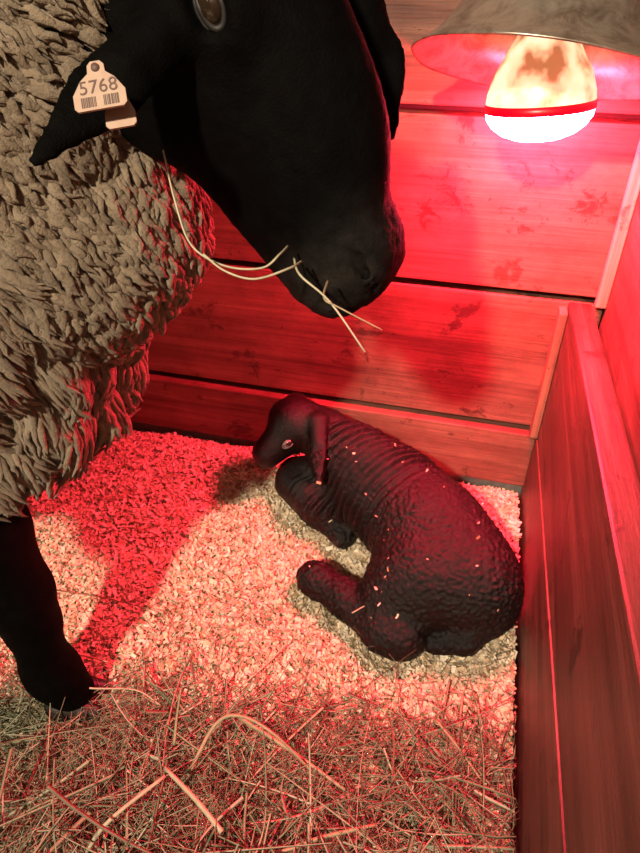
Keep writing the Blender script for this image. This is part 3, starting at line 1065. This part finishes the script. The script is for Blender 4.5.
# ------------------------------------------------------------------ hay
def ribbons(P0, D, L, Wd, droop, bendv, nseg=6):
    n = len(P0)
    V = []
    side = np.cross(D, rng.normal(size=(n, 3)))
    side /= np.linalg.norm(side, axis=1)[:, None] + 1e-9
    third = np.cross(side, D)
    for k in range(nseg + 1):
        t_ = k / nseg
        c = P0 + D * (L * t_)[:, None] + bendv * (L * t_ * t_)[:, None]
        c[:, 2] -= droop * L * t_ * t_
        w = (Wd * (1 - 0.6 * t_))[:, None]
        for g in range(3):
            ang = 2 * math.pi * g / 3
            V.append(c + side * w * math.cos(ang) + third * w * math.sin(ang) * 0.45)
    V = np.stack(V, 1).reshape(-1, 3)
    base = np.arange(n)[:, None] * (3 * (nseg + 1))
    F = []
    for k in range(nseg):
        for g in range(3):
            g2 = (g + 1) % 3
            F.append(base + np.array([3 * k + g, 3 * k + g2, 3 * k + 3 + g2, 3 * k + 3 + g]))
    return V, np.concatenate(F)


def hay_heap(n, thick, lmin, lmax, wmin, wmax, region):
    R_, F_ = region(n)
    w0 = Wn(np.stack([R_, F_, np.zeros(n)], 1))
    dens = np.clip((0.60 - F_ - 0.25 * np.clip(R_ + 0.1, -0.3, 0.4)) / 0.35, 0, 1)
    z = bed_z(w0[:, 0], w0[:, 1]) + 0.004 + rng.random(n) ** 1.3 * thick * dens
    az = rng.uniform(0, 2 * math.pi, n)
    el = rng.normal(0.08, 0.22, n)
    D = np.stack([np.cos(az) * np.cos(el), np.sin(az) * np.cos(el), np.sin(el)], 1)
    L = lmin + (lmax - lmin) * rng.random(n) ** 1.7
    bend = rng.normal(0, 0.16, (n, 3)); bend[:, 2] *= 0.5
    P0 = np.stack([w0[:, 0], w0[:, 1], z], 1) - D * (L / 2)[:, None]
    P0[:, 2] = np.maximum(P0[:, 2], 0.0)
    V, Fq = ribbons(P0, D, L, rng.uniform(wmin, wmax, n), 0.1 * rng.random(n), bend)
    V[:, 0] = np.minimum(V[:, 0], PX0 - 0.006)
    V[:, 2] = np.maximum(V[:, 2], -0.01)
    pal = np.array([(0.26, 0.27, 0.165), (0.36, 0.35, 0.235), (0.18, 0.215, 0.125), (0.18, 0.13, 0.08), (0.48, 0.45, 0.33)])
    c = pal[rng.choice(5, n, p=[.28, .26, .18, .16, .12])] * rng.uniform(0.75, 1.1, (n, 1))
    return V, Fq, np.repeat(c, 21, 0)


def near_region(n):
    r = rng.uniform(-0.62, 0.34, n)
    f = 0.14 + 0.41 * rng.random(n) ** 0.9 - 0.10 * np.clip(r, -0.3, 0.4)
    return r, f


def sparse_region(n):
    return rng.uniform(-0.60, 0.36, n), rng.uniform(0.45, 0.78, n)


parts = [hay_heap(3800, 0.085, 0.06, 0.22, 0.0007, 0.0016, near_region),
         hay_heap(900, 0.105, 0.08, 0.26, 0.0014, 0.0036, near_region),
         hay_heap(420, 0.120, 0.08, 0.24, 0.0014, 0.0042, lambda n: (rng.uniform(-0.55, 0.05, n), rng.uniform(0.15, 0.40, n))),
         hay_heap(2600, 0.090, 0.06, 0.24, 0.0008, 0.0026, lambda n: (rng.uniform(-0.85, 0.20, n), rng.uniform(-0.35, 0.20, n))),
         hay_heap(900, 0.015, 0.03, 0.13, 0.0005, 0.0010, sparse_region)]
off, Vs, Fs, Cs = 0, [], [], []
for V, F, C in parts:
    Vs.append(V); Fs.append(F + off); Cs.append(C); off += len(V)
me = np_mesh('loose_hay', np.concatenate(Vs), np.concatenate(Fs))
set_color(me, np.concatenate(Cs))
tag(link('loose_hay', me, M['hay']), 'loose tangle of thin hay heaped in the foreground', 'hay', kind='stuff')


def catmull(pts, n=6):
    P = [np.asarray(p, float) for p in pts]
    P = [2 * P[0] - P[1]] + P + [2 * P[-1] - P[-2]]
    out = []
    for i in range(1, len(P) - 2):
        for k in range(n):
            t_ = k / n
            out.append(0.5 * (2 * P[i] + (P[i + 1] - P[i - 1]) * t_ + (2 * P[i - 1] - 5 * P[i] + 4 * P[i + 1] - P[i + 2]) * t_ ** 2
                              + (3 * P[i] - P[i - 1] - 3 * P[i + 1] + P[i + 2]) * t_ ** 3))
    out.append(P[-2])
    return out


def stalk(pts, w0, w1, colr, label, group, flat=0.35):
    c = catmull(pts)
    n = len(c)
    m = MB()
    rad = [(w0 + (w1 - w0) * i / (n - 1)) for i in range(n)]
    m.ring_tube([W(p) for p in c], rad, 6)
    o = link('hay_stalk', m.mesh('hay_stalk'), M['hay'], loc=W(c[0]))
    set_color(o.data, np.tile(np.array(colr), (len(m.v), 1)))
    return tag(o, label, 'hay stalk', group)


PALE, OLIVE, TAN = (0.52, 0.46, 0.32), (0.32, 0.32, 0.18), (0.40, 0.32, 0.20)
GM = "hay stalks hanging from the ewe's mouth"
stalk([PD(163, 150, .47), PD(176, 205, .475), PD(192, 246, .48), PD(225, 266, .483), PD(262, 268, .482), PD(280, 254, .490), PD(288, 246, .515)], .0007, .0010, PALE,
      "long pale hay stalk curving up from the ewe's mouth across her throat", GM)
stalk([PD(203, 254, .465), PD(225, 271, .468), PD(255, 279, .470), PD(290, 268, .478), PD(302, 261, .510)], .0008, .0010, PALE,
      "short pale hay stalk sticking left out of the ewe's mouth", GM)
stalk([PD(294, 258, .510), PD(300, 275, .472), PD(330, 302, .466), PD(365, 352, .462)], .0010, .0007, PALE,
      "pale hay stalk drooping right and down below the ewe's chin", GM)
stalk([PD(328, 280, .510), PD(324, 298, .468), PD(340, 308, .466), PD(382, 330, .470)], .0010, .0005, TAN,
      "thin wispy hay stalk under the ewe's chin, pointing right", GM)
GF = 'thick hay stalks lying on the heap'
for pts, w0, w1, cc, lab in [
    ([PZ(222, 832, .10), PZ(196, 800, .105), PZ(165, 768, .09)], .0036, .0030, PALE, 'short broad pale hay blade in the middle of the heap'),
    ([PZ(85, 853, .07), PZ(110, 820, .10), PZ(165, 776, .10)], .0032, .0024, PALE, 'pale hay blade slanting up from the bottom edge of the photo'),
    ([PZ(188, 775, .06), PZ(215, 725, .09), PZ(240, 716, .10), PZ(275, 735, .09), PZ(320, 780, .03)], .0030, .0018, TAN, 'bent grey-tan hay blade arching over the heap'),
    ([PZ(174, 745, .05), PZ(177, 715, .075), PZ(181, 688, .10)], .0022, .0012, OLIVE, 'upright greenish hay blade beside the hoof, standing on the heap'),
    ([PZ(58, 652, .05), PZ(85, 656, .05), PZ(108, 662, .04)], .0016, .0012, TAN, "straight tan hay twig crossing the ewe's hoof"),
    ([PZ(60, 680, .05), PZ(88, 688, .05), PZ(135, 690, .04), PZ(160, 705, .03)], .0017, .0010, PALE, "pale curved hay stalk lying below the ewe's hoof"),
    ([PZ(240, 718, .05), PZ(290, 750, .05), PZ(345, 790, .04)], .0034, .0022, TAN, 'broad flat tan hay blade right of the bent one'),
    ([PZ(392, 780, .03), PZ(394, 745, .035), PZ(390, 718, .03)], .0018, .0010, (0.20, 0.12, 0.07), 'dark brown hay twig pointing at the lamb'),
    ([PZ(436, 720, .02), PZ(460, 750, .02), PZ(488, 790, .018)], .0020, .0014, TAN, 'straight tan stalk on the shavings near the partition'),
    ([PZ(280, 853, .06), PZ(320, 838, .06), PZ(375, 825, .05)], .0030, .0024, TAN, 'thick yellowish stalk lying flat at the bottom of the photo'),
    ([PZ(55, 590, .012), PZ(105, 598, .014), PZ(160, 612, .012)], .0013, .0008, (0.26, 0.17, 0.10), "thin dark twig on the shavings right of the ewe's leg"),
    ([PZ(352, 613, .065), PZ(368, 605, .068), PZ(374, 612, .058)], .0012, .0009, PALE, "short pale straw lying across the lamb's hind leg"),
]:
    stalk(pts, w0, w1, cc, lab, GF)

# ------------------------------------------------------------------ heat lamp
LK = 1.075
LC = PD(541, 70, 0.86)
AX = unit((-0.17, -0.26, -0.95))
lamp_base = W(LC)
lamp = empty('heat_lamp', lamp_base)
tag(lamp, 'lit red heat lamp with dented grey metal reflector hanging above the lamb', 'heat lamp')
LCw, AXw = W(LC), W(AX)
prof = [(-0.165, 0.030), (-0.161, 0.050), (-0.148, 0.068), (-0.120, 0.085), (-0.090, 0.097), (-0.055, 0.112), (-0.030, 0.126), (-0.012, 0.142), (0.0, 0.160), (0.0025, 0.1635)]
mb = MB()
mb.lathe(LCw, AXw, prof + [(t_ - 0.002, r_ + 0.0012) for t_, r_ in reversed(prof)], 72, LK)
V = np.array(mb.v)
dd = V - np.array(LCw)
V += np.array(AXw) * (0.0022 * vnoise(dd * 13, 90))[:, None] + (dd - np.outer(dd @ np.array(AXw), np.array(AXw))) * (0.022 * vnoise(dd * 18, 91))[:, None]
mb.v = [tuple(p) for p in V]
link('reflector', mb.mesh('reflector'), M['reflector'], lamp)
mb = MB()
mb.lathe(LCw, AXw, [(-0.245, 0.0), (-0.245, 0.018), (-0.24, 0.024), (-0.16, 0.026), (-0.156, 0.033), (-0.148, 0.034), (-0.125, 0.026), (-0.10, 0.024), (-0.098, 0.0)], 32, LK)
link('socket', mb.mesh('socket'), M['rubber'], lamp)
BAX = unit((0.08, -0.07, -0.99))
BC = LC + AX * (-0.10 * LK) + np.array((-0.018, 0, 0))
BAXw, BCw = W(BAX), W(BC)
mb = MB()
mb.lathe(BCw, BAXw, [(0.0, 0.014), (0.02, 0.017), (0.045, 0.026), (0.075, 0.045), (0.100, 0.060), (0.122, 0.0675), (0.1335, 0.0690)], 48, LK)
bulb = link('bulb', mb.mesh('bulb'), M['glass'], lamp)
mb = MB()
mb.lathe(BCw, BAXw, [(0.1333, 0.0690), (0.1333, 0.0697), (0.1405, 0.0702), (0.1440, 0.0697), (0.1440, 0.0685)], 48, LK)
link('band', mb.mesh('band'), M['band'], bulb)['label'] = 'dark red band around the bulb'
mb = MB()
mb.lathe(BCw, BAXw, [(0.1435, 0.0687), (0.153, 0.0670), (0.163, 0.060), (0.172, 0.048), (0.178, 0.032), (0.181, 0.015), (0.1815, 0.0005)], 48, LK)
link('lens', mb.mesh('lens'), M['lens'], bulb)['label'] = 'glowing white-hot face of the bulb'
mb = MB()
top = LC - AX * 0.245 * LK
hook = np.array((top[0] + 0.02, top[1] + 0.06, 1.62))
mb.ring_tube([W(p) for p in catmull([top, top + (0, 0.01, 0.12), (top[0] + 0.015, top[1] + 0.05, 1.4), hook])], [0.0042] * 19, 8)
link('cord', mb.mesh('cord'), M['rubber'], lamp)
hw = W(hook)
mb = MB(); mb.box(hw.x - 0.022, hw.x + 0.022, hw.y - 0.03, WALL_Y - 0.002, 1.62, 1.69)
tag(link('lamp_bracket', bevelled(mb.mesh('lamp_bracket'), 0.004), M['panel'], smooth=False), 'short wooden arm on the back wall carrying the heat lamp cord', 'bracket')

for o in bpy.data.objects:
    if '_o' in o: del o['_o']
